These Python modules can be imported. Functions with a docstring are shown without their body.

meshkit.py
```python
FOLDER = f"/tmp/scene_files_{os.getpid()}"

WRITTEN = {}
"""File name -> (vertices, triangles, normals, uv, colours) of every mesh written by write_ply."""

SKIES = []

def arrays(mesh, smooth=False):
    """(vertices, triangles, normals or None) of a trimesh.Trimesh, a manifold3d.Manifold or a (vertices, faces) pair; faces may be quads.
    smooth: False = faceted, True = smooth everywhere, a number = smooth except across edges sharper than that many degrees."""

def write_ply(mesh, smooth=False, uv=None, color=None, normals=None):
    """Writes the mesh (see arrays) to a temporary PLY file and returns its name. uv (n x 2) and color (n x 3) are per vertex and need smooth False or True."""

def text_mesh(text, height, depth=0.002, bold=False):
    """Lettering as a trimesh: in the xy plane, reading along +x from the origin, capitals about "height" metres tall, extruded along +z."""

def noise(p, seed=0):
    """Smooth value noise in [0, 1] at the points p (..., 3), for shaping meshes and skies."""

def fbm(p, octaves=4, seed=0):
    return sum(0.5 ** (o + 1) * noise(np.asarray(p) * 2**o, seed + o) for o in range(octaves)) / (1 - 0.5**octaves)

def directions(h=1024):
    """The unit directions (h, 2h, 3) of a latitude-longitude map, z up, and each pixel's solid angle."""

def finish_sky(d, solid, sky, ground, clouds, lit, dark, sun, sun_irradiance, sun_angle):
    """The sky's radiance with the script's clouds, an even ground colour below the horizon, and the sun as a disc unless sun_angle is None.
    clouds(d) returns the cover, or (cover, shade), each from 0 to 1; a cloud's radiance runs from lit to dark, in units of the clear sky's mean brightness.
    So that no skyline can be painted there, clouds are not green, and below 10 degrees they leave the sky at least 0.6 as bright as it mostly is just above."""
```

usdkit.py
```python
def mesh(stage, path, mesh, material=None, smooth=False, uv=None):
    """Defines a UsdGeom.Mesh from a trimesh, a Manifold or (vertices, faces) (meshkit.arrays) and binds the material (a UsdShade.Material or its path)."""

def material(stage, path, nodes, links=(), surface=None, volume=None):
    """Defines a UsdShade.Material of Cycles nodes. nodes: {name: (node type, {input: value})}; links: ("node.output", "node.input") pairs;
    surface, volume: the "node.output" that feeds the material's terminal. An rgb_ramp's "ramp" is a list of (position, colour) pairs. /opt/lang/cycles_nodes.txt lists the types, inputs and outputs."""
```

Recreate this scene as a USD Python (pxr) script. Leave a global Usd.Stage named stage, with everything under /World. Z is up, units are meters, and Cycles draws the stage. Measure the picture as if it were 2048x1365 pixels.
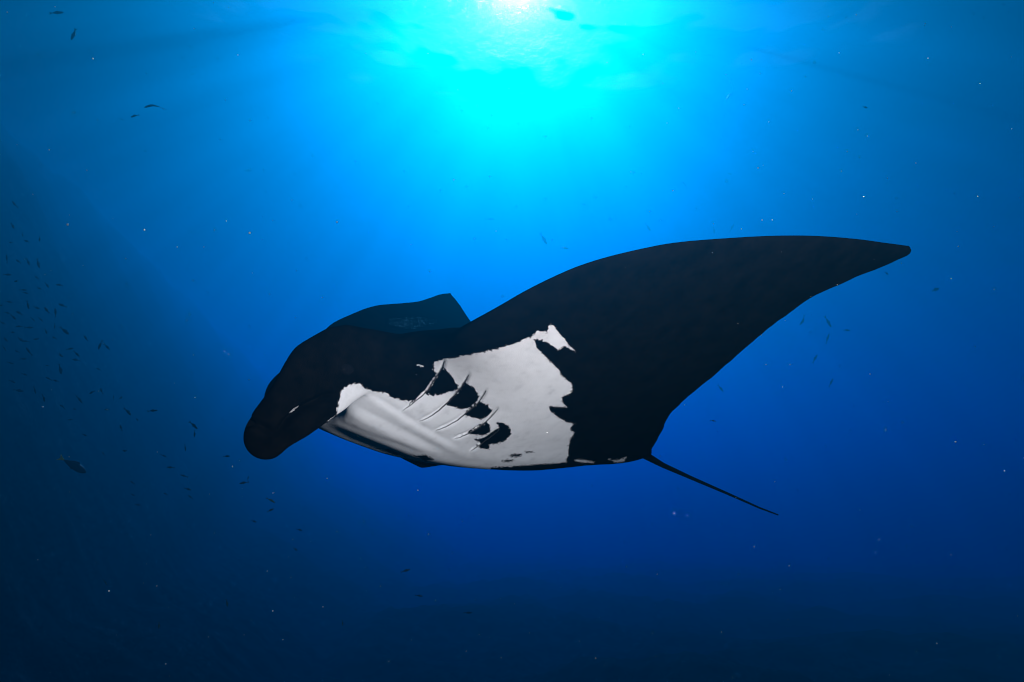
import math
import numpy as np, trimesh, manifold3d as m3, shapely, usdkit, meshkit
from scipy import sparse
from scipy.interpolate import PchipInterpolator
from scipy.spatial import cKDTree
from pxr import Usd, UsdGeom, UsdLux, UsdShade, Gf, Sdf, Vt

rng = np.random.default_rng(7)
stage = Usd.Stage.CreateInMemory()
UsdGeom.SetStageUpAxis(stage, "Z")
UsdGeom.SetStageMetersPerUnit(stage, 1.0)
UsdGeom.Xform.Define(stage, "/World")
UsdGeom.Scope.Define(stage, "/World/Looks")

# ---------------------------------------------------------------- camera, sky, sun, strobe, exposure
HFOV, PITCH = 75.0, 14.0                 # the diver's wide lens, tilted up
EXPOSURE = 1.3
SURFACE = 19.5                           # metres of water above the camera
SUN_PX = (1035, -30)                      # where in the photograph the sun stands, as bent by the water
SUN_INTENSITY, SKY_STRENGTH = 1.25, 0.05
STROBE = 15.2

FPX = 1024 / math.tan(math.radians(HFOV / 2))
_c, _s = math.cos(math.radians(PITCH)), math.sin(math.radians(PITCH))
TO_WORLD = np.array([[1, 0, 0], [0, -_s, _c], [0, _c, _s]], float)      # columns: camera right, up, forward


def cam_dir(x, y):
    x, y = np.asarray(x, float), np.asarray(y, float)
    return np.stack([(x - 1024) / FPX, (682.5 - y) / FPX, np.ones_like(x)], -1)


def world(x, y, depth):
    return TO_WORLD @ (cam_dir(x, y) * depth)


cam = UsdGeom.Camera.Define(stage, "/World/camera")
cam.CreateHorizontalApertureAttr(36.0)
cam.CreateVerticalApertureAttr(24.0)
cam.CreateFocalLengthAttr(18.0 / math.tan(math.radians(HFOV / 2)))
cam.CreateExposureAttr(EXPOSURE)
cam.CreateClippingRangeAttr(Gf.Vec2f(0.02, 5000))
cam.AddRotateXOp().Set(90.0 + PITCH)

sun_dir = world(*SUN_PX, 1.0)
sun_dir /= np.linalg.norm(sun_dir)
sun_el, sun_az = math.asin(sun_dir[2]), math.atan2(sun_dir[0], sun_dir[1])
sky_mat = usdkit.material(stage, "/World/Looks/sky_light", {
    "sky": ("sky_texture", {"sky_type": "single_scattering", "sun_disc": False, "sun_elevation": sun_el, "sun_rotation": sun_az, "air_density": 0.08, "aerosol_density": 0.02}),
    "bg": ("background_shader", {"strength": SKY_STRENGTH})}, [("sky.color", "bg.color")], surface="bg.background")
dome = UsdLux.DomeLight.Define(stage, "/World/sky")
UsdShade.MaterialBindingAPI.Apply(dome.GetPrim()).Bind(sky_mat)
dome.GetPrim().SetCustomDataByKey("kind", "structure")
sun = UsdLux.DistantLight.Define(stage, "/World/sun")
sun.CreateNormalizeAttr(True)
sun.CreateIntensityAttr(SUN_INTENSITY)
sun.CreateAngleAttr(0.5)
sun.CreateColorAttr(Gf.Vec3f(1.0, 0.95, 0.87))
sun.AddTransformOp().Set(Gf.Matrix4d(Gf.Rotation(Gf.Vec3d(0, 0, 1), Gf.Vec3d(*sun_dir)), Gf.Vec3d(0, 0, 0)))

# the diver's strobe, on its arm beside the lens: the photograph's grey belly is lit by it
strobe_at = TO_WORLD @ np.array([1.15, 0.04, 0.10])
aim = TO_WORLD @ np.array([0.15, 0.0, 2.6]) - strobe_at
strobe = UsdLux.DiskLight.Define(stage, "/World/strobe_lamp")
strobe.CreateRadiusAttr(0.06)
strobe.CreateNormalizeAttr(True)
strobe.CreateIntensityAttr(STROBE)
strobe.CreateColorAttr(Gf.Vec3f(1.0, 0.84, 0.80))
strobe.AddTransformOp().Set(Gf.Matrix4d(Gf.Rotation(Gf.Vec3d(0, 0, -1), Gf.Vec3d(*(aim / np.linalg.norm(aim)))), Gf.Vec3d(*strobe_at)))


# ---------------------------------------------------------------- helpers
taken = {}


def numbered(name):
    k = taken.get(name, 0)
    taken[name] = k + 1
    return name if k == 0 else f"{name}_{k:03d}"


def tag(prim, label=None, category=None, group=None, kind=None):
    for key, value in (("label", label), ("category", category), ("group", group), ("kind", kind)):
        if value:
            prim.SetCustomDataByKey(key, value)
    return prim


def xform(path, loc=None, frame=None, scale=1.0):
    x = UsdGeom.Xform.Define(stage, path)
    if loc is not None:
        m = np.eye(4)
        m[:3, :3] = (np.eye(3) if frame is None else frame).T * scale
        m[3, :3] = loc
        x.AddTransformOp().Set(Gf.Matrix4d(*m.ravel().tolist()))
    return x.GetPrim()


def primvar(mesh, name, values):
    UsdGeom.PrimvarsAPI(mesh).CreatePrimvar(name, Sdf.ValueTypeNames.FloatArray, "vertex").Set(Vt.FloatArray.FromNumpy(np.asarray(values, np.float32)))


# ---------------------------------------------------------------- water
water_mat = usdkit.material(stage, "/World/Looks/sea_water", {
    "v": ("principled_volume", {"color": (0.0, 0.084, 0.137), "density": 0.07, "anisotropy": 0.80, "absorption_color": (0.0, 0.275, 0.802)})},
    volume="v.volume")
BOX = (-420.0, 420.0, -120.0, 520.0, -60.0, SURFACE)
x0, x1, y0, y1, z0, z1 = BOX
box = trimesh.creation.box([x1 - x0, y1 - y0, z1 - z0])
box.apply_translation([(x0 + x1) / 2, (y0 + y1) / 2, (z0 + z1) / 2])
tag(usdkit.mesh(stage, "/World/sea_water", box, water_mat).GetPrim(), "clear deep blue sea water filling the whole view", "water", kind="structure")


def graded(lo, hi, fine_lo, fine_hi, step, growth=1.12):
    """Grid lines: even between fine_lo and fine_hi, growing outside."""
    mid = list(np.arange(fine_lo, fine_hi + 1e-6, step))
    for end, sign in ((hi, 1), (lo, -1)):
        d, p = step, mid[-1] if sign > 0 else mid[0]
        while (p < end) if sign > 0 else (p > end):
            d *= growth
            p = min(p + d, end) if sign > 0 else max(p - d, end)
            mid.append(p) if sign > 0 else mid.insert(0, p)
    return np.array(mid)


def sheet(xs, ys, height):
    X, Y = np.meshgrid(xs, ys, indexing="ij")
    V = np.stack([X, Y, height(X, Y)], -1).reshape(-1, 3)
    i, j = np.meshgrid(np.arange(len(xs) - 1), np.arange(len(ys) - 1), indexing="ij")
    p = (i * len(ys) + j).ravel()
    F = np.vstack([np.stack([p, p + len(ys), p + len(ys) + 1], 1), np.stack([p, p + len(ys) + 1, p + 1], 1)])
    return V, F


def waves(X, Y):
    p = np.stack([X, Y, 0 * X], -1)
    swell = meshkit.noise(p * [0.16, 0.22, 1], 3) * 0.30
    chop = meshkit.noise(p * [0.55, 0.7, 1], 4) * 0.085 + meshkit.noise(p * [1.3, 1.5, 1] + 9.1, 5) * 0.034 + meshkit.noise(p * [2.9, 3.1, 1] + 3.3, 6) * 0.012
    near = np.clip(1.4 - np.hypot(X, Y - 12) / 60, 0.0, 1)
    return SURFACE + 0.03 + (swell + chop * near)


surface_mat = usdkit.material(stage, "/World/Looks/sea_surface", {
    "lw": ("layer_weight", {"blend": 0.5}),
    "edge": ("map_range", {"range_type": "smoothstep", "from_min": 0.385, "from_max": 0.42, "to_min": 0.0, "to_max": 1.0, "clamp": True}),
    "big": ("noise_texture", {"scale": 0.55, "detail": 2.0}),
    "ray_tint": ("rgb_ramp", {"ramp": [(0.34, (0.68, 0.69, 0.69)), (0.62, (1.0, 1.0, 1.0))]}),  # patchy tint that breaks the sunlight into rays, in place of wave focusing
    "clear": ("transparent_bsdf", {}),
    "geo": ("geometry", {}),
    "rip": ("noise_texture", {"scale": 1.1, "detail": 4.0, "roughness": 0.6}),
    "tilt": ("bump", {"strength": 1.0, "distance": 0.6}),
    "bent": ("refraction_bsdf", {"color": (0.9, 0.95, 0.95), "roughness": 0.40, "IOR": 1.06}),
    "through": ("mix_closure", {"fac": 0.15}),
    "mirror": ("glossy_bsdf", {"color": (0.9, 0.92, 0.93), "roughness": 0.12}),
    "all": ("mix_closure", {})},
    [("geo.position", "big.vector"), ("big.fac", "ray_tint.fac"), ("ray_tint.color", "clear.color"), ("geo.position", "rip.vector"), ("rip.fac", "tilt.height"), ("tilt.normal", "bent.normal"), ("lw.facing", "edge.value"), ("edge.result", "all.fac"), ("clear.BSDF", "through.closure1"), ("bent.BSDF", "through.closure2"),
     ("through.closure", "all.closure1"), ("mirror.BSDF", "all.closure2")], surface="all.closure")
V, Fc = sheet(graded(-600, 600, -14, 14, 0.14, 1.10), graded(-200, 800, 2, 24, 0.14, 1.10), waves)
tag(usdkit.mesh(stage, "/World/sea_surface", (V, Fc), surface_mat, smooth=True).GetPrim(), "rippled sea surface seen from below with the sun breaking through", "water surface", kind="structure")


# ---------------------------------------------------------------- sea floor: a dark rock slope that climbs to the left
def floor(X, Y):
    base = -9.5 - 0.62 * X - 0.05 * (Y - 10)
    base = np.maximum(base, -4.3 - 0.045 * np.maximum(Y, 0) - 0.02 * np.maximum(X, 0))  # unseen floor, raised to darken the water at the bottom
    added_wall = np.maximum(-X - 10.6 - 0.2 * np.maximum(Y - 14, 0), 0)  # unseen rock wall, added to darken the water at the left edge
    base = base + 1.2 * added_wall
    p = np.stack([X, Y, 0 * X], -1)
    r = meshkit.fbm(p * 0.16, 5, 11) - 0.5
    r2 = np.abs(meshkit.fbm(p * 0.7 + 5.5, 4, 21) - 0.5)
    return np.clip(base + r * 3.2 - r2 * 1.5, -55, SURFACE - 0.6)


rock_mat = usdkit.material(stage, "/World/Looks/reef_rock", {
    "tc": ("geometry", {}),
    "n": ("noise_texture", {"scale": 1.7, "detail": 8.0, "roughness": 0.65}),
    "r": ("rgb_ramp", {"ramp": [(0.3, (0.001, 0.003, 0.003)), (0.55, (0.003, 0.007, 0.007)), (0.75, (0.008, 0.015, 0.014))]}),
    "b": ("bump", {"strength": 0.7, "distance": 0.15}),
    "p": ("principled_bsdf", {"roughness": 1.0, "specular_ior_level": 0.0})},
    [("tc.position", "n.vector"), ("n.fac", "r.fac"), ("r.color", "p.base_color"), ("n.fac", "b.height"), ("b.normal", "p.normal")], surface="p.BSDF")
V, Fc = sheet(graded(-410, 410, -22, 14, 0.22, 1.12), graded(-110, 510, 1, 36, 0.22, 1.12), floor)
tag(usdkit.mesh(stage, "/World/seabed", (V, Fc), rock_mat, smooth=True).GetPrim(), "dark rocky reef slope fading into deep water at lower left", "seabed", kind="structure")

# ---------------------------------------------------------------- the manta's shape (its axes: x aft, y towards the near wing, z up)
mM, mT = cam_dir(690, 845) * 2.75, cam_dir(1275, 915) * 4.05
AX = (mT - mM) / np.linalg.norm(mT - mM)
_r = cam_dir(930, 928)
_v = np.cross(_r, AX)
DX = _v / np.linalg.norm(_v)
DX = DX if DX[1] > 0 else -DX
SX = np.cross(DX, AX)
SX = SX if SX[2] < 0 else -SX
FRAME = np.stack([AX, SX, DX], 1)                                       # manta -> camera axes
ORG = _r * ((mM @ SX) / (_r @ SX)) + DX * 0.22


def to_px(p):
    c = np.asarray(p) @ FRAME.T + ORG
    return np.stack([1024 + c[..., 0] / c[..., 2] * FPX, 682.5 - c[..., 1] / c[..., 2] * FPX, c[..., 2]], -1)


def pch(xs, ys):
    return PchipInterpolator(xs, ys)


# near half (s > 0): lift of the mid plane, leading and trailing edge, half thickness below and above
def lift(s, k):
    q = np.maximum(np.abs(s) - 0.22, 0)
    return k * q ** 1.35


NEAR_TIP, FAR_TIP = 1.678, 1.57
le_n = pch([0, .15, .27, .35, .41, .47, .55, .65, .78, .95, 1.12, 1.30, 1.42, 1.53, 1.605, 1.645, 1.668, 1.678],
           [-.74, -.755, -.79, -.79, -.74, -.68, -.66, -.665, -.69, -.655, -.572, -.362, -.115, .17, .43, .60, .70, .75])
te_n = pch([0, .06, .15, .28, .404, .54, .63, .745, .904, 1.055, 1.206, 1.334, 1.494, 1.62, 1.665, 1.678],
           [1.40, 1.38, 1.26, 1.12, .998, .845, .78, .719, .669, .613, .578, .573, .662, .776, .805, .785])
le_f = pch([0, .15, .27, .35, .41, .47, .55, .65, .78, .88, .99, 1.12, 1.256, 1.34, 1.4, 1.476, 1.545, 1.57],
           [-.74, -.755, -.79, -.79, -.73, -.66, -.62, -.57, -.48, -.39, -.285, -.10, .14, .38, .55, .71, .86, .95])
te_f = pch([0, .06, .15, .28, .404, .54, .63, .78, .95, 1.15, 1.37, 1.49, 1.55, 1.57],
           [1.40, 1.38, 1.26, 1.12, .998, .845, .80, .80, .87, .96, 1.01, 1.0, .985, .965])
t_low = pch([0, .12, .2, .3, .5, .7, .9, 1.2, 1.6, 1.7], [.236, .216, .185, .158, .12, .085, .055, .03, .014, .008])
t_up = pch([0, .15, .35, .5, .65, .8, 1.0, 1.3, 1.6, 1.7], [.27, .265, .25, .19, .125, .075, .042, .026, .014, .008])


def section_profile(x, blunt):
    x = np.clip(x, 0, 1)
    f = x ** blunt * (1 - x) ** 0.85
    xm = blunt / (blunt + 0.85)
    return f / (xm ** blunt * (1 - xm) ** 0.85)


def grid_body(kn, kf):
    """The disc: wings and trunk as one closed grid of sections from far tip to near tip."""
    u = np.sin(np.linspace(-1, 1, 261) * np.pi / 2 * 0.985) / np.sin(np.pi / 2 * 0.985)
    S = np.where(u > 0, u * NEAR_TIP, u * FAR_TIP)
    m = 56
    c = (1 - np.cos(np.linspace(0, np.pi, m + 1))) / 2
    rows = []
    for s in S:
        q = abs(s)
        le, te = float(le_n(q)), float(te_n(q))
        if s < 0:
            le, te = far_edges(q, le, te)
        k = kn if s >= 0 else kf
        te += min(q, 0.5) * (0.016 * (float(meshkit.noise(np.array([s * 17, 2.0, 0]), 8)) - 0.5) + 0.010 * (float(meshkit.noise(np.array([s * 41, 5.0, 0]), 9)) - 0.5))
        h = float(lift(q, k))
        b_low = 0.52 + 0.04 * min(q / 0.8, 1)
        b_up = 0.34 + 0.14 * min(q / 0.8, 1)
        lo, up = c[::-1], c[1:-1]
        a = np.concatenate([le + lo * (te - le), le + up * (te - le)])
        d = np.concatenate([h - float(t_low(q)) * section_profile(lo, b_low), h + float(t_up(q)) * section_profile(up, b_up)])
        # mouth and jaw sag: the front of the trunk hangs lower in the middle than at the corners
        front = np.clip((0.35 - np.concatenate([lo, up])) / 0.35, 0, 1) ** 1.3
        d = d + front * shoulder(q)
        d = d - 0.11 * front * max(0.0, 1 - q / 0.34)
        w = math.exp(-(q / 0.20) ** 2)
        d[:len(lo)] = (1 - w) * d[:len(lo)] + w * keel(a[:len(lo)])
        d = d - 0.045 * np.exp(-(q / 0.16) ** 2) * np.clip((a - 0.75) / 0.6, 0, 1)
        a = a + camber(s, np.concatenate([lo, up]))
        rows.append(np.stack([a, np.full_like(a, s), d], 1))
    n = len(rows[0])
    V = np.concatenate(rows + [rows[0].mean(0)[None], rows[-1].mean(0)[None]])
    Fc = []
    for i in range(len(S) - 1):
        for j in range(n):
            p, r = i * n + j, i * n + (j + 1) % n
            Fc += [(p, r, r + n), (p, r + n, p + n)]
    e0, e1 = len(S) * n, len(S) * n + 1
    L = (len(S) - 1) * n
    for j in range(n):
        Fc += [(e0, (j + 1) % n, j), (e1, L + j, L + (j + 1) % n)]
    m_ = trimesh.Trimesh(V, np.array(Fc), process=True)
    m_.fix_normals()
    return m_


keel = pch([-.80, -.74, -.68, -.6, -.5, -.35, -.17, 0, .3, .6, .9, 1.2, 1.40], [-.10, -.11, -.127, -.147, -.172, -.208, -.230, -.238, -.232, -.200, -.155, -.10, -.03])


def shoulder(q):
    return 0.085 * np.exp(-((q - 0.5) / 0.2) ** 2)


def camber(s, x):
    return 0.0 * x


def far_edges(q, le, te):
    return float(le_f(q)), float(te_f(q))


def chain(points):
    """Hull chain of ellipsoids: points are (x, y, z, rx, ry, rz)."""
    balls = []
    base = trimesh.creation.icosphere(3)
    for x, y, z, rx, ry, rz in points:
        balls.append(base.vertices * [rx, ry, rz] + [x, y, z])
    parts = [m3.Manifold.hull_points(np.vstack([a, b]).astype(np.float32)) for a, b in zip(balls[:-1], balls[1:])]
    out = parts[0]
    for p in parts[1:]:
        out = out + p
    return out


def manta_solid():
    g = grid_body(0.45, 0.70)
    M = m3.Manifold(m3.Mesh(vert_properties=np.asarray(g.vertices, np.float32), tri_verts=np.asarray(g.faces, np.uint32)))
    near_fin = chain([(-.40, .30, .15, .16, .03, .05), (-.62, .325, .178, .14, .045, .07), (-.765, .335, .155, .13, .05, .09), (-.905, .335, .065, .08, .05, .175), (-.985, .33, -.005, .105, .045, .17),
                      (-1.05, .315, -.10, .075, .042, .122), (-1.085, .30, -.16, .08, .042, .09), (-1.085, .285, -.185, .082, .04, .08)])
    far_fin = chain([(-.40, -.30, .06, .16, .03, .10), (-.62, -.33, .04, .14, .055, .15), (-.74, -.32, .02, .11, .05, .13), (-.82, -.29, -.01, .07, .05, .10), (-.83, -.25, -.04, .05, .05, .07)])
    mouth = chain([(-.88, -.2, .04, .15, .06, .035), (-.88, 0, -.05, .15, .06, .035), (-.88, .2, .04, .15, .06, .035)])
    M = M - mouth
    M = M + near_fin + far_fin
    tail = chain([(1.15, 0, -.03, .08, .05, .035), (1.36, 0, -.065, .04, .028, .024), (1.6, .0, -.125, .02, .016, .016), (1.9, .0, -.182, .012, .012, .012), (2.4, .0, -.273, .009, .009, .009), (2.86, .0, -.360, .007, .007, .007), (3.15, 0, -.405, .005, .005, .005)])
    dorsal = chain([(1.08, 0, .05, .09, .02, .03), (1.2, 0, .12, .05, .012, .02), (1.27, 0, .15, .02, .008, .012)])
    flap = chain([(-.27, -.20, -.165, .08, .03, .03), (-.09, -.215, -.235, .035, .02, .022), (.13, -.20, -.18, .08, .03, .03)])
    M = M + tail + dorsal + flap
    return M


def relax(v, f, mask, rounds, lam=0.5):
    """Laplacian smoothing where mask (per vertex, 0 to 1) allows."""
    e = np.vstack([f[:, [0, 1]], f[:, [1, 2]], f[:, [2, 0]]])
    A = sparse.coo_matrix((np.ones(2 * len(e)), (np.r_[e[:, 0], e[:, 1]], np.r_[e[:, 1], e[:, 0]])), shape=(len(v), len(v))).tocsr()
    A.data[:] = 1
    deg = np.asarray(A.sum(1)).ravel()
    for _ in range(rounds):
        v = v + (mask * lam)[:, None] * (A @ v / deg[:, None] - v)
    return v


def manta_mesh(step=0.012):
    me = manta_solid().refine_to_length(step).to_mesh()
    v, f = np.array(me.vert_properties[:, :3], float), np.array(me.tri_verts)
    t = trimesh.Trimesh(v, f, process=True)
    v, f = np.array(t.vertices), np.array(t.faces)
    q = np.abs(v[:, 1])
    head = np.clip((-0.38 - v[:, 0]) / 0.15, 0, 1) * np.clip((0.75 - q) / 0.2, 0, 1) * np.clip((v[:, 0] + 1.06) / 0.08, 0.12, 1)
    stern = np.clip(1 - np.abs(v[:, 0] - 1.2) / 0.22, 0, 1) * np.clip((0.25 - q) / 0.1, 0, 1)
    v = relax(v, f, np.maximum(head, stern), 90)
    v = relax(v, f, np.full(len(v), 0.6), 4)
    return v, f


# ---------------------------------------------------------------- the manta's markings, a painted glint and gills, traced in photograph pixels on its near half and mirrored
def z2(*p):
    return [(780 + a / 3.792, 600 + b / 3.792) for a, b in p]


WHITE = [(720, 767), (730, 776), (746, 783), (771, 786), (787, 796), (809, 802), (824, 802), (820, 811), (830, 802), (843, 791), (855.6, 777), (860, 768), (865, 763), (873, 748), (866, 741), (869, 735), (866, 725), (888, 719), (909, 716), (940, 710), (971, 704), (1002, 696), (1034, 687), (1052, 678), (1062, 675), (1073, 663), (1095, 666), (1100, 647), (1110, 654), (1120, 671), (1136, 688), (1150, 703), (1131, 692), (1116, 700), (1099, 687), (1083, 680), (1067, 680), (1074, 696), (1085, 708), (1097, 721), (1110, 732), (1118, 738), (1120, 748), (1133, 760), (1145, 771), (1143, 782), (1137, 789), (1126, 791), (1123, 802), (1132, 815), (1099, 813), (1100, 822), (1115, 835), (1134, 845), (1150, 849), (1142, 853), (1141, 860), (1148, 866), (1144, 874), (1138, 880), (1140, 886), (1136, 892), (1138, 909), (1134, 916), (1128, 960), (1000, 985), (860, 990), (740, 940), (650, 880), (652, 858), (655, 843), (663, 838), (674, 832), (673, 819), (679, 800), (681, 785), (688, 776), (705, 768)]
SPOTS = [
    z2((400, 508), (440, 545), (485, 595), (490, 620), (520, 655), (510, 690), (430, 705), (365, 725), (270, 715), (285, 690), (330, 620), (370, 560)),
    z2((570, 625), (640, 665), (665, 700), (680, 740), (665, 775), (610, 825), (560, 830), (500, 815), (425, 795), (510, 705)),
    z2((685, 770), (740, 795), (775, 850), (745, 885), (690, 905), (620, 890), (568, 870), (640, 810)),
    z2((735, 925), (752, 950), (760, 980), (755, 1015), (690, 1030), (598, 1012), (670, 970)),
    z2((805, 930), (860, 930), (895, 950), (915, 985), (915, 1020), (890, 1060), (820, 1090), (750, 1095), (755, 1132), (650, 1118), (690, 1100), (640, 1055), (725, 1045), (780, 1005), (830, 970)),
    z2((905, 1180), (940, 1170), (1000, 1172), (990, 1185), (930, 1190)), z2((1020, 1155), (1050, 1150), (1100, 1155), (1050, 1160)),
    z2((850, 1222), (900, 1215), (940, 1220), (890, 1228)), z2((760, 1272), (900, 1262), (1350, 1232), (1360, 1330), (760, 1330)),
    [(828, 912), (850, 910), (868, 919), (850, 923)], [(775, 898), (812, 912), (850, 928), (900, 950), (800, 960), (765, 910)]]
FLECKS_AND_GLINT = [z2((200, 485), (215, 490), (255, 510), (235, 510)), z2((235, 712), (260, 704), (285, 672), (292, 690), (262, 716), (240, 722)),
          z2((1400, 1218), (1470, 1215), (1550, 1228), (1540, 1240), (1440, 1232)), z2((1660, 1212), (1700, 1216), (1755, 1205), (1790, 1197), (1775, 1225), (1730, 1234), (1700, 1232)),
          [(582, 827), (591, 818), (600, 814), (596, 820), (588, 825)]]  # last outline: a glint in the fin fold, painted white
SLITS = [z2((415, 440), (402, 508), (370, 560), (330, 615), (285, 688), (235, 735), (150, 802), (75, 850)),
         z2((612, 545), (572, 622), (510, 702), (422, 795), (310, 880), (200, 930)),
         z2((742, 668), (690, 752), (600, 840), (500, 920), (400, 970), (325, 998)),
         z2((830, 815), (780, 870), (700, 945), (600, 1010), (470, 1055)),
         z2((836, 982), (742, 1050), (650, 1120), (600, 1150))]
# soft folds of skin along the throat, beside the gills
FOLDS = [([(705, 782), (760, 812), (820, 850), (890, 890), (950, 918)], 9, 0.012), ([(690, 800), (760, 838), (830, 875), (920, 920)], 8, -0.012),
         ([(678, 812), (740, 850), (820, 889), (890, 918)], 8, 0.010), ([(668, 838), (740, 872), (800, 892), (850, 908)], 6, -0.010), ([(720, 776), (790, 818), (850, 855), (920, 893)], 6, -0.008)]

_poly = lambda q: shapely.Polygon(q).buffer(0)
WHITE_AREA = _poly(WHITE).difference(shapely.union_all([_poly(q) for q in SPOTS])).union(shapely.union_all([_poly(q) for q in FLECKS_AND_GLINT]))


def side_of(pts, line):
    """Signed distance (pixels) to an open polyline, positive below/right of it, and the way along it (0 to 1)."""
    L = np.asarray(line, float)
    best, sign, way = np.full(len(pts), 1e9), np.zeros(len(pts)), np.zeros(len(pts))
    seg = np.diff(L, axis=0)
    ln = np.linalg.norm(seg, axis=1)
    cum = np.r_[0, np.cumsum(ln)]
    for k in range(len(seg)):
        r = pts - L[k]
        t = np.clip(r @ seg[k] / ln[k] ** 2, 0, 1)
        d = np.linalg.norm(r - t[:, None] * seg[k], axis=1)
        c = seg[k][0] * r[:, 1] - seg[k][1] * r[:, 0]
        m = d < best
        best[m], sign[m], way[m] = d[m], np.sign(c[m]), (cum[k] + t[m] * ln[k]) / cum[-1]
    return best * sign, way


def smooth_line(line, n=24):
    L = np.asarray(line, float)
    t = np.r_[0, np.cumsum(np.linalg.norm(np.diff(L, axis=0), axis=1))]
    u = np.linspace(0, t[-1], n)
    return np.stack([PchipInterpolator(t, L[:, 0])(u), PchipInterpolator(t, L[:, 1])(u)], 1)


def vertex_normals(v, f):
    n = np.zeros_like(v)
    c = np.cross(v[f[:, 1]] - v[f[:, 0]], v[f[:, 2]] - v[f[:, 0]])
    for k in range(3):
        for x in range(3):
            n[:, x] += np.bincount(f[:, k], c[:, x], len(v))
    return n / np.maximum(np.linalg.norm(n, axis=1, keepdims=True), 1e-12)


def near_px(v):
    return to_px(v * [1, 0, 1] + np.abs(v) * [0, 1, 0])[:, :2]


mv, mf = manta_mesh(0.007)
mn = vertex_normals(mv, mf)
belly = (mn[:, 2] < 0.12) & (mv[:, 0] > -0.93) & (mv[:, 0] < 1.45)
idx = np.nonzero(belly)[0]
pp = near_px(mv[idx])
ok = (pp[:, 0] > 560) & (pp[:, 0] < 1300) & (pp[:, 1] > 620) & (pp[:, 1] < 1100)
idx, pp = idx[ok], pp[ok]
# relief: gill covers that overlap like tiles, and the throat folds
push = np.zeros(len(idx))
for line in SLITS:
    L = smooth_line(line)
    d, way = side_of(pp, L)
    inside = np.clip(way / 0.12, 0, 1) * np.clip((1 - way) / 0.12, 0, 1)
    up = np.where(d < 0, np.exp(-np.abs(d) / 13.0), 0.0) * 0.0042          # the cover in front rises to its free edge
    dip = -0.007 * np.exp(-(d / 3.2) ** 2) - np.where(d > 0, np.exp(-np.abs(d) / 6.0), 0.0) * 0.004
    push += (up + dip) * inside
for line, width, height in FOLDS:
    d, way = side_of(pp, smooth_line(line))
    push += 0.28 * height * np.exp(-(d / width) ** 2) * np.clip(way / 0.2, 0, 1) * np.clip((1 - way) / 0.25, 0, 1)
mv[idx] += mn[idx] * push[:, None]
# the rolled head fin: a crease along its outer side and a nick where the tip folds
fin_i = np.nonzero((mv[:, 0] < -0.72) & (mv[:, 1] > 0.28))[0]
fp = to_px(mv[fin_i])[:, :2]
for line, width, depth in (([(668, 785), (640, 800), (610, 814), (580, 836), (560, 860), (548, 880)], 7, 0.034), ([(478, 842), (505, 846), (530, 856), (550, 872)], 8, 0.030)):
    d, way = side_of(fp, smooth_line(line))
    mv[fin_i] -= mn[fin_i] * (depth * np.exp(-(d / width) ** 2) * np.clip(way / 0.1, 0, 1) * np.clip((1 - way) / 0.3, 0, 1))[:, None]
marking = np.full(len(mv), -60.0)
pts = shapely.points(pp)
d = shapely.distance(pts, WHITE_AREA.boundary)
marking[idx] = np.clip(np.where(shapely.contains_xy(WHITE_AREA, pp[:, 0], pp[:, 1]), d, -d), -60, 60)
painted_gleam = shapely.Polygon(FLECKS_AND_GLINT[4])  # strobe glint in the fin's roll, painted as white skin
in_g = shapely.contains_xy(painted_gleam.buffer(5), fp[:, 0], fp[:, 1])
dg = shapely.distance(shapely.points(fp), painted_gleam.boundary)
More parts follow.
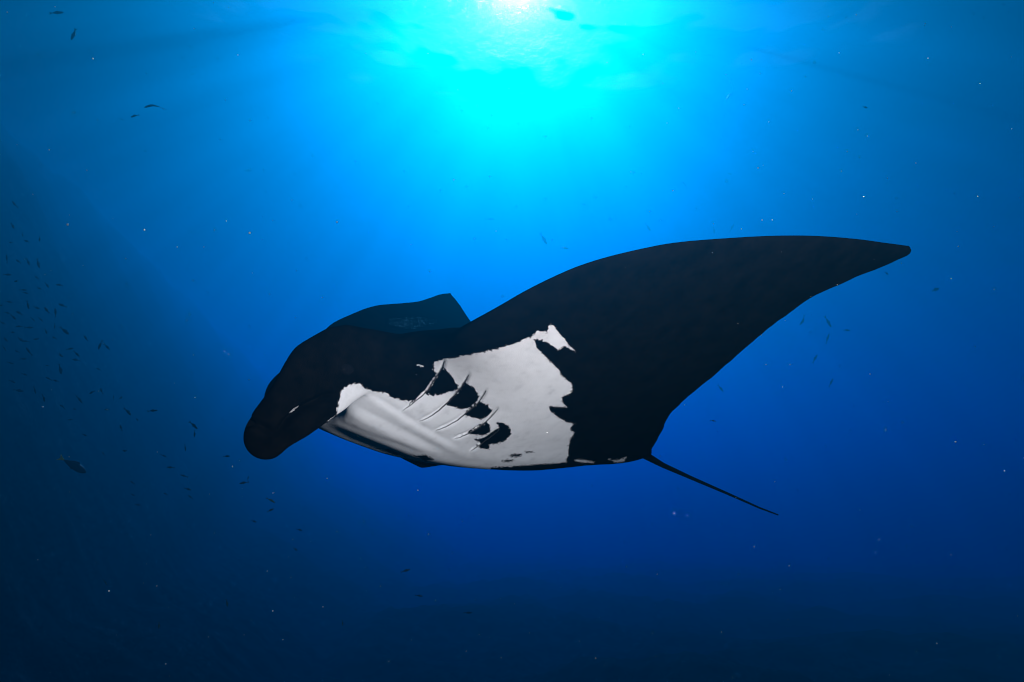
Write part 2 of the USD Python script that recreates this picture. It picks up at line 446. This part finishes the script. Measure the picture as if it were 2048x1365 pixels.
marking[fin_i[in_g]] = np.where(shapely.contains_xy(painted_gleam, fp[:, 0], fp[:, 1]), dg, -dg)[in_g]
marking[(mv[:, 1] < -0.08) & (np.abs(mv[:, 0] + 0.08) < 0.30) & (mv[:, 2] < -0.195)] = -60
allpx = to_px(mv)
painted_glints = np.where((mn[:, 2] > 0.2) & (mv[:, 1] < -0.3), np.exp(-((allpx[:, 0] - 822) / 55) ** 2 - ((allpx[:, 1] - 645) / 14) ** 2), 0)  # strobe glints on the far wing, painted into the skin as pale dots

skin_mat = usdkit.material(stage, "/World/Looks/manta_skin", {
    "tc": ("texture_coordinate", {}),
    "mark": ("attribute", {"attribute": "marking"}),
    "n1": ("noise_texture", {"scale": 105.0, "detail": 3.0, "roughness": 0.6}),
    "n2": ("noise_texture", {"scale": 9.0, "detail": 2.0}),
    "w1": ("math", {"math_type": "multiply_add", "value2": 15.0, "value3": -7.5}),
    "w2": ("math", {"math_type": "multiply_add", "value2": 5.0, "value3": -2.5}),
    "s1": ("math", {"math_type": "add"}), "s2": ("math", {"math_type": "add"}),
    "step": ("map_range", {"from_min": -0.45, "from_max": 0.45, "to_min": 0.0, "to_max": 1.0, "clamp": True}),
    "n3": ("noise_texture", {"scale": 260.0, "detail": 3.0}),
    "n4": ("noise_texture", {"scale": 14.0, "detail": 5.0, "roughness": 0.7}),
    "white": ("rgb_ramp", {"ramp": [(0.25, (0.60, 0.60, 0.60)), (0.45, (0.74, 0.74, 0.74)), (0.7, (0.80, 0.80, 0.80))]}),
    "black": ("rgb_ramp", {"ramp": [(0.3, (0.0015, 0.0015, 0.0015)), (0.7, (0.0052, 0.0046, 0.0042))]}),
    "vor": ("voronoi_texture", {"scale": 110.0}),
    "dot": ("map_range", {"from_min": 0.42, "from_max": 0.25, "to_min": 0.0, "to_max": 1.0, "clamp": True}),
    "glint": ("attribute", {"attribute": "painted_glints"}),
    "glint2": ("separate_color", {}),
    "glint3": ("math", {"math_type": "multiply"}),
    "glint4": ("math", {"math_type": "greater_than", "value2": 0.38}),
    "glint5": ("math", {"math_type": "multiply"}),
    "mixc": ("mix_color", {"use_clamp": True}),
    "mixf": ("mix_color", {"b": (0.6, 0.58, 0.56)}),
    "bump": ("bump", {"strength": 0.25, "distance": 0.004}),
    "p": ("principled_bsdf", {"roughness": 0.5, "specular_ior_level": 0.0})},
    [("tc.object", "n1.vector"), ("tc.object", "n2.vector"), ("tc.object", "n3.vector"), ("tc.object", "n4.vector"), ("tc.object", "vor.vector"),
     ("n1.fac", "w1.value1"), ("n2.fac", "w2.value1"), ("mark.fac", "s1.value1"), ("w1.value", "s1.value2"), ("s1.value", "s2.value1"), ("w2.value", "s2.value2"),
     ("s2.value", "step.value"), ("n4.fac", "white.fac"), ("n4.fac", "black.fac"), ("step.result", "mixc.fac"), ("black.color", "mixc.a"), ("white.color", "mixc.b"),
     ("vor.distance", "dot.value"), ("vor.color", "glint2.color"), ("glint2.r", "glint3.value1"), ("glint.fac", "glint3.value2"), ("glint3.value", "glint4.value1"),
     ("glint4.value", "glint5.value1"), ("dot.result", "glint5.value2"), ("glint5.value", "mixf.fac"), ("mixc.result", "mixf.a"),
     ("mixf.result", "p.base_color"), ("n3.fac", "bump.height"), ("bump.normal", "p.normal")], surface="p.BSDF")
slit_mat = usdkit.material(stage, "/World/Looks/gill_slit", {"p": ("principled_bsdf", {"base_color": (0.02, 0.018, 0.018), "roughness": 0.7})}, surface="p.BSDF")
eye_mat = usdkit.material(stage, "/World/Looks/manta_eye", {"p": ("principled_bsdf", {"base_color": (0.006, 0.006, 0.007), "roughness": 0.06, "ior": 1.12})}, surface="p.BSDF")

manta = xform("/World/manta_ray", TO_WORLD @ ORG, TO_WORLD @ FRAME)
tag(manta, "huge black manta ray with raised wings and a white patch on its belly", "manta ray")
body = usdkit.mesh(stage, "/World/manta_ray/body", (mv, mf), skin_mat, smooth=True)
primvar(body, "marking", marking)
primvar(body, "painted_glints", painted_glints)
near = idx[mv[idx, 1] > 0]
tree = cKDTree(near_px(mv[near]))
for half in (1, -1):
    for line in SLITS:
        L = smooth_line(line, 22)[1:-1]
        dist, k = tree.query(L, 6)
        w = 1 / (dist + 0.3)
        P = (mv[near][k] * w[..., None]).sum(1) / w.sum(1)[:, None]
        rad = 0.0026 * np.sin(np.linspace(0.25, np.pi - 0.25, len(P))) ** 0.6
        T = np.gradient(P, axis=0)
        T /= np.linalg.norm(T, axis=1, keepdims=True)
        A1 = np.cross(T, [0, 0, 1.0]); A1 /= np.linalg.norm(A1, axis=1, keepdims=True)
        A2 = np.cross(T, A1)
        ang = np.arange(5) * 2 * np.pi / 5
        tv = (P[:, None] + rad[:, None, None] * (np.cos(ang)[None, :, None] * A1[:, None] + np.sin(ang)[None, :, None] * A2[:, None])).reshape(-1, 3)
        i, j = np.meshgrid(np.arange(len(P) - 1), np.arange(5), indexing="ij")
        q = np.stack([i * 5 + j, i * 5 + (j + 1) % 5, (i + 1) * 5 + (j + 1) % 5, (i + 1) * 5 + j], -1).reshape(-1, 4)
        tf = np.vstack([q[:, [0, 1, 2]], q[:, [0, 2, 3]]])
        usdkit.mesh(stage, "/World/manta_ray/" + numbered("gill_slit"), (tv * [1, half, 1], tf), slit_mat, smooth=True)
_side = mv[mv[:, 1] > 0]
pe = to_px(_side)
_hit = np.linalg.norm(pe[:, :2] - [700, 742], axis=1) < 6
eye_at = _side[_hit][np.argmin(pe[_hit, 2])]
for half in (1, -1):
    flank = mv[(mv[:, 1] * half > 0.2) & (mv[:, 0] > -0.78)] if half < 0 else mv
    spot = flank[np.argmin(np.linalg.norm(flank - eye_at * [1, half, 1], axis=1))]
    eye = trimesh.creation.icosphere(3, 0.024)
    eye.apply_scale([1.2, 0.5, 0.9])
    eye.apply_translation(spot - [0, half * 0.006, 0])
    usdkit.mesh(stage, "/World/manta_ray/" + numbered("eye"), eye, eye_mat, smooth=True)


# ---------------------------------------------------------------- fish
def fish_parts(bend, deep, tail_spread=0.13):
    """A fish of length 1 along x (snout at +0.5): body, tail fin, back fin, belly fin."""
    xs = np.linspace(0.5, -0.34, 15)
    u = (0.5 - xs) / 0.84
    half = deep * np.clip(2.6 * u ** 0.62 * (1.02 - u) ** 0.95, 0.012, None) / 1.25
    half[0] = 0.004
    ang = np.arange(10) * 2 * np.pi / 10
    curve = lambda x: bend * (np.clip(0.15 - x, 0, None) ** 1.6)
    V = np.stack([np.repeat(xs, 10), (half[:, None] * 0.55 * np.cos(ang)).ravel() + np.repeat(curve(xs), 10), (half[:, None] * np.sin(ang)).ravel()], 1)
    i, j = np.meshgrid(np.arange(14), np.arange(10), indexing="ij")
    q = np.stack([i * 10 + j, i * 10 + (j + 1) % 10, (i + 1) * 10 + (j + 1) % 10, (i + 1) * 10 + j], -1).reshape(-1, 4)
    V = np.vstack([V, [xs[-1], curve(xs[-1]), 0]])
    F = np.vstack([q[:, [0, 2, 1]], q[:, [0, 3, 2]], [[140 + (k + 1) % 10, 140 + k, 150] for k in range(10)]])

    def fin(outline, t=0.008):
        m = trimesh.creation.extrude_polygon(shapely.Polygon(outline), t, engine="earcut")
        v = m.vertices[:, [0, 2, 1]] - [0, t / 2, 0]
        v[:, 1] += curve(v[:, 0])
        return v, m.faces[:, ::-1]

    top = deep * 0.8
    return {"body": (V, F), "tail_fin": fin([(-.31, .015), (-.40, .05), (-.52, tail_spread), (-.455, 0.0), (-.52, -tail_spread), (-.40, -.05), (-.31, -.015)]),
            "back_fin": fin([(.18, top * .86), (.10, top + .055), (-.02, top * .9 + .03), (-.22, .055), (-.24, .03), (0, top * .6)]),
            "belly_fin": fin([(.12, -top * .8), (.02, -top - .045), (-.03, -top * .7), (-.20, -.05), (0, -top * .5)])}


def skin(name, low, high, rough=0.45):
    return usdkit.material(stage, "/World/Looks/" + name, {
        "oi": ("object_info", {}), "r": ("rgb_ramp", {"ramp": [(0, low), (1, high)]}), "p": ("principled_bsdf", {"roughness": rough, "ior": 1.08})},
        [("oi.random", "r.fac"), ("r.color", "p.base_color")], surface="p.BSDF")


dark_fish = skin("dark_fish_skin", (0.02, 0.022, 0.026), (0.07, 0.075, 0.085))
yellow = skin("yellow_tail_fin", (0.45, 0.42, 0.03), (0.55, 0.5, 0.04))
olive = skin("green_fish_skin", (0.10, 0.13, 0.04), (0.16, 0.19, 0.05))
KINDS = {}


def fish(kind, x, y, angle, length, depth, label, group=None, category="fish"):
    """kind: (bend, depth of body, body skin, tail skin). angle: of the snout, in degrees, clockwise in the picture from pointing right; length in photograph pixels."""
    key = kind
    depth = depth * 2.3 if depth >= 13 and not (group and 'school' in group) else depth
    size = length / FPX * depth
    turn = rng.uniform(-0.35, 0.35)
    a = math.radians(angle)
    fwd = np.array([math.cos(a) * math.cos(turn), -math.sin(a) * math.cos(turn), math.sin(turn)])
    up = np.array([0, 1.0, 0]) if abs(fwd[1]) < 0.75 else np.array([math.copysign(1, math.sin(a)), 0.3, 0])
    side = np.cross(up, fwd); side /= np.linalg.norm(side)
    roll = rng.uniform(-0.5, 0.5)
    if kind[0] == 0.75:
        roll = math.radians(-75)
    upn = np.cross(fwd, side)
    side, upn = side * math.cos(roll) + upn * math.sin(roll), upn * math.cos(roll) - side * math.sin(roll)
    frame = TO_WORLD @ np.stack([fwd, side, upn], 1)
    name = numbered("fish")
    p = xform("/World/" + name, world(x, y, depth), frame, size / 1.02)
    if key not in KINDS:
        KINDS[key] = p
        for part, m in fish_parts(kind[0], kind[1]).items():
            usdkit.mesh(stage, f"/World/{name}/{part}", m, kind[3] if part == "tail_fin" else kind[2], smooth=40)
    else:
        p.GetReferences().AddInternalReference(KINDS[key].GetPath())
        p.SetInstanceable(True)
    return tag(p, label, category, group)


SLIM, DEEP, BENT, CURL = (0.0, 0.125, dark_fish, dark_fish), (0.25, 0.165, dark_fish, dark_fish), (-0.75, 0.13, dark_fish, dark_fish), (0.75, 0.13, dark_fish, dark_fish)
GREEN, YTAIL = (0.2, 0.13, olive, olive), (0.15, 0.19, dark_fish, yellow)

# fish that one can single out
fish(CURL, 306, 210, 165, 40, 9, "darkest small fish of the upper left, its body arched like a bow")
fish(DEEP, 269, 232, 165, 18, 10, "short stout fish just below left of the bow-shaped fish")
fish(DEEP, 243, 239, 20, 12, 13, "tiny blurred fish behind the short stout fish at upper left")
fish(SLIM, 147, 69, 95, 30, 11, "slim dark fish hanging nearly upright near the upper left corner")
fish(SLIM, 113, 26, -10, 26, 11, "slim level fish nearest the upper left corner")
fish(SLIM, 323, 18, 180, 22, 14, "level fish close under the top edge, left of the bright water")
fish(SLIM, 1497, 95, 188, 46, 13, "long slim fish swimming level right of the sun, the largest up there")
fish(BENT, 1463, 187, 128, 32, 14, "tilted fish with a bent tail below right of the sun, pointing down left")
fish(SLIM, 1104, 195, 118, 30, 19, "faint slim fish pointing steeply down in the cyan glow under the sun")
fish(SLIM, 1297, 126, -15, 26, 20, "faint fish slanting upward right of the cyan glow, upper of two")
fish(SLIM, 1322, 172, 178, 26, 19, "faint level fish right of the cyan glow, lower of two")
fish(DEEP, 1208, 103, 180, 16, 24, "very faint small fish near the sun's right side")
fish(CURL, 1370, 368, 200, 18, 15, "small arched fish in the blue water above the raised wing")
fish(DEEP, 1459, 348, 15, 12, 16, "tiny dark fish just right of the small arched fish")
fish(SLIM, 1415, 343, -40, 16, 18, "faint fish slanting up between two tiny fish above the wing")
fish(DEEP, 1730, 215, 15, 11, 12, "lone tiny dark fish in the blue at upper right")
fish(SLIM, 1087, 478, 62, 30, 14, "fish diving steeply just above the wing's leading edge, left of its middle")
fish(SLIM, 1129, 497, 5, 18, 15, "faint level fish right beside the diving fish above the wing")
fish(SLIM, 1296, 455, 55, 20, 17, "faint fish heading down above the middle of the wing")
fish(SLIM, 1428, 461, 80, 14, 18, "tiny faint upright fish above the wing, left one of a pair")
fish(SLIM, 1464, 456, -65, 16, 18, "tiny faint fish above the wing, right one of a pair")
fish(DEEP, 915, 242, 35, 20, 20, "faint stout fish below left of the sun in pale water")
fish(SLIM, 980, 439, 0, 20, 17, "faint level fish in the light water above the manta's back")
fish(SLIM, 1152, 353, 0, 20, 19, "faint level fish under the cyan glow")
fish(BENT, 1607, 641, 128, 24, 15, "faint fish just below the wing's trailing edge, left of a pair")
fish(SLIM, 1656, 644, 62, 26, 15, "faint fish below the trailing edge, right of a pair")
fish(DEEP, 1693, 661, 5, 13, 14, "round dark blurred fish below the wing tip")
fish(SLIM, 1655, 678, -75, 22, 16, "very faint fish hanging under the pair below the wing")
fish(SLIM, 1773, 547, 30, 10, 11, "tiny fish right under the wing tip")
fish(DEEP, 1870, 580, -15, 24, 13, "blurred fish in the open blue right of the wing tip")
fish(SLIM, 1630, 718, -60, 20, 17, "very faint fish in open water behind the trailing edge")
fish(SLIM, 1662, 766, -60, 20, 17, "faint lowest fish in open water behind the trailing edge")
fish(SLIM, 1441, 777, 50, 18, 17, "faint small fish behind the wing's lower trailing edge")
fish(GREEN, 1426, 842, 10, 12, 10, "small round greenish fish under the trailing edge, above the tail")
fish(YTAIL, 146, 930, 42, 58, 10, "largest fish at lower left, dark with a bright yellow-green forked tail")
fish(SLIM, 305, 822, -5, 20, 9, "very dark level fish left of the manta's head")
fish(BENT, 387, 851, 50, 22, 9, "bent dark fish left of the manta's head fin, nose down")
fish(SLIM, 389, 868, 85, 14, 10, "small upright fish just under the bent dark fish near the head fin")
fish(DEEP, 453, 913, 0, 13, 9, "small dark fish right beside the tip of the manta's head fin")
fish(SLIM, 488, 966, 170, 20, 9, "level slim fish below the tip of the manta's head fin, lower of two")
fish(SLIM, 496, 957, -70, 10, 9, "tiny upright fish touching the level slim fish below the head fin")
fish(GREEN, 542, 1001, 32, 20, 9, "greenish fish below the head, with a smaller dark fish under it")
fish(DEEP, 541, 1021, -25, 14, 9, "small dark fish under the greenish fish below the head")
fish(DEEP, 508, 1043, 20, 11, 10, "tiny dark fish in the deep water below the head, upper left of two")
fish(DEEP, 599, 1060, 20, 12, 10, "tiny dark fish in the deep water below the head, the right-hand one")
fish(DEEP, 591, 1099, 30, 10, 10, "tiny dark fish lowest below the head")
fish(GREEN, 454, 1206, 82, 16, 11, "small greenish upright fish deep at the bottom, left of the middle")
fish(GREEN, 318, 1251, 88, 14, 11, "small greenish upright fish near the bottom edge, over the dark reef")
fish(GREEN, 211, 1165, 50, 14, 11, "small greenish fish slanting down over the dark reef")
fish(GREEN, 685, 1246, 80, 12, 11, "small greenish fish at the bottom, farthest right of the green ones")
fish(SLIM, 811, 1142, -12, 20, 9, "dark slim fish alone in deep water under the manta's belly, upper one")
fish(SLIM, 838, 1192, 5, 16, 10, "dark fish deep under the belly, below the slim one")
fish(SLIM, 936, 1226, 5, 18, 12, "faint fish deep under the belly, lowest and farthest right")

# the loose school along the left edge: alike dark specks
SCHOOL = [(82, 82, 60, 1), (70, 205, 50, 1.1), (125, 255, 80, .6), (155, 293, 20, 1.1), (228, 280, 100, .7), (60, 300, 0, .7), (40, 392, 90, 1.2), (105, 408, 40, .8), (157, 410, 65, 1.1), (215, 418, 75, 1.4),
          (42, 483, 0, 1), (95, 519, -8, 1.1), (210, 500, 30, .8), (268, 543, 50, .9), (338, 541, 0, 1), (231, 563, 20, .9), (130, 570, 0, .9), (145, 587, 10, .8), (48, 637, 15, .8), (15, 657, -10, .9), (157, 655, 85, 1.2),
          (206, 671, 20, .9), (268, 686, 50, 1.1), (320, 700, 75, 1.3), (357, 658, 25, 1.1), (78, 725, 35, 1.1), (188, 737, 50, .8), (231, 737, 50, .8), (12, 757, 30, .9), (108, 777, 0, .9), (165, 784, 0, 1.2), (312, 775, 80, .8),
          (370, 803, 40, 1.5), (262, 806, 60, .9), (118, 852, 30, 1.3), (148, 862, 10, .9), (206, 850, 0, .8), (308, 842, 25, .7), (488, 845, 50, 1), (566, 884, -70, 1.3), (610, 893, 50, 1.1), (398, 905, -10, 1), (437, 933, 45, 1.1),
          (340, 940, 30, 1.1), (168, 920, 55, 1.4), (435, 968, 10, 1), (345, 1020, 88, 1.5), (564, 1020, 15, .7), (272, 1000, 0, .6), (130, 962, 0, .9), (60, 985, 20, 1), (280, 1075, 30, 1), (318, 1087, 15, .9), (105, 1142, 10, 1.3),
          (195, 1140, 75, 1.1), (250, 1185, 70, 1.1), (450, 1193, 45, 1.4), (523, 1152, -25, 1), (575, 1145, 80, .9), (645, 1182, 80, .6), (690, 1182, -20, .9), (355, 1232, 25, 1), (425, 1248, 10, .6), (605, 1250, 0, .6),
          (727, 1262, 45, 1.4), (400, 1308, 0, .7), (787, 1310, 30, .8), (30, 850, 40, 1), (45, 700, 15, .8), (110, 700, 30, .9), (70, 810, 5, .8), (25, 900, 60, 1), (100, 920, 20, .8), (140, 1050, 15, .9), (70, 1090, 30, .9)]
def crowd(items, to_picture, size, near_far, kinds, place, group, columns, rows):
    """Alike fish: each is labelled by its shape, its tilt and where in its group it swims; what stays alike shares its label."""
    made, base = [], {}
    for x, y, a, k in items:
        px, py = to_picture(x, y)
        kind = kinds[int(rng.integers(len(kinds)))]
        flat = abs((a + 90) % 180 - 90)
        shape = {SLIM: "slim", DEEP: "stout", BENT: "bent"}[kind]
        tilt = "level" if flat < 12 else "slightly tilted" if flat < 36 else "slanting" if flat < 66 else "upright"
        small = "tiny " if k < 0.75 else "larger " if k > 1.25 else ""
        row = rows[min(int(np.searchsorted([r[0] for r in rows], py)), len(rows) - 1)][1]
        col = columns[min(int(np.searchsorted([c[0] for c in columns], px)), len(columns) - 1)][1]
        text = f"{small}{shape} {tilt} {place}, {row}{col}"
        base.setdefault(text, []).append((px, len(made)))
        made.append((kind, px, py, a + (180 if rng.random() < 0.45 else 0), size * k, rng.uniform(*near_far)))
    words = {}
    for text, members in base.items():
        members.sort()
        for n, (_, who) in enumerate(members):
            words[who] = text + ("" if len(members) == 1 else (", left of two", ", right of two")[n] if len(members) == 2 else (", leftmost of three", ", middle of three", ", rightmost of three")[n] if len(members) == 3 else "")
    for who, m in enumerate(made):
        fish(*m, words[who], group)


crowd(SCHOOL, lambda x, y: (x / 2.844 + rng.uniform(-1, 1), 380 + y / 2.844), 14.5, (10, 14.5), (SLIM, BENT, SLIM, DEEP), "dark fish of left school", "loose school of dark fish along the left edge",
      [(30, " by frame edge"), (62, " left side"), (95, " centre"), (130, " right side"), (9999, " right fringe")], [(500, "top"), (560, "upper part"), (610, "above middle"), (660, "middle"), (710, "below middle"), (780, "lower part"), (9999, "bottom")])
LOW = [(408, 170, 20, .8), (585, 135, 60, .9), (598, 248, -10, 1), (790, 270, 20, .8), (825, 327, 5, 1), (890, 368, 20, 1), (908, 432, 10, 1), (920, 470, 40, .7), (895, 232, 90, .9), (665, 508, 10, .7), (640, 460, 10, .6), (640, 400, 30, .7), (800, 455, 20, .6), (500, 260, 40, .7)]
crowd(LOW, lambda x, y: (x / 2.416, 800 + y / 2.416), 16, (9, 12.5), (SLIM, BENT), "faint fish over dark reef slope", "faint fish over the dark reef slope",
      [(250, " far left"), (290, " left"), (340, " centre"), (9999, " towards head fin")], [(890, "high"), (960, "midway"), (9999, "low")])
UPPER = [(572, 127, 0, .5), (675, 212, 20, .8), (690, 335, -15, 1.3), (320, 395, -15, .9), (1257, 290, -20, .8), (1465, 300, 35, 1), (1483, 375, -70, .8), (805, 435, 90, 1), (1130, 437, -10, .7), (630, 440, -20, .8), (870, 745, 35, .9), (898, 780, 40, .5),
         (1190, 780, 0, .7), (845, 885, 10, .9), (1840, 375, -30, .7), (1870, 240, -30, .7), (1450, 1000, 0, .9), (1825, 957, 5, 1.1), (1930, 900, 50, .8), (2015, 1130, -30, .6), (620, 290, 40, .6), (545, 350, 60, .7)]
crowd(UPPER, lambda x, y: (x / 2.926, y / 2.926), 19, (13, 20), (SLIM, BENT, SLIM, DEEP), "faint fish in upper left water", "faint fish scattered in the upper left water",
      [(200, " far left"), (300, " left"), (450, " centre"), (9999, " towards glow")], [(80, "near top"), (160, "high"), (260, "midway"), (9999, "low")])
GLOW = [(75, 325, -20, .8), (975, 410, -30, .6), (1415, 905, 0, .9), (730, 350, 60, .7), (485, 577, -30, .8), (795, 995, 10, .6), (300, 490, 0, .9), (1250, 805, -45, .7), (1130, 848, 10, .7), (455, 665, -15, .6), (390, 255, -15, .6), (260, 148, 20, .7), (1530, 870, 20, .8), (1440, 992, 0, .7)]
crowd(GLOW, lambda x, y: (600 + x / 2.56, y / 2.56), 19, (19, 26), (SLIM, BENT), "barely visible fish in bright glow", "barely visible fish in the bright glow",
      [(740, " left side"), (900, " left of sun"), (1060, " under sun"), (9999, " right side")], [(140, "high"), (240, "midway"), (340, "low"), (9999, "lowest")])

# ---------------------------------------------------------------- drifting specks that catch the strobe
snow_mat = usdkit.material(stage, "/World/Looks/drifting_speck", {"p": ("principled_bsdf", {"base_color": (0.5, 0.52, 0.5), "roughness": 0.6})}, surface="p.BSDF")
speck = trimesh.creation.icosphere(1)
SV, SF = [], []
for k in range(470):
    depth = float(rng.uniform(1.1, 5.0))
    x, y = rng.uniform(-40, 2088), rng.uniform(-30, 1395)
    r = float(np.exp(rng.normal(math.log(0.46), 0.5))) / FPX * depth * (0.9 if depth < 3 else 1.25)
    SV.append(speck.vertices * r * rng.uniform(0.6, 1.4, 3) + world(x, y, depth))
    SF.append(speck.faces + 42 * k)
tag(usdkit.mesh(stage, "/World/marine_snow", (np.vstack(SV), np.vstack(SF)), snow_mat).GetPrim(), "tiny pale specks drifting in the water before the manta", "marine snow", kind="stuff")
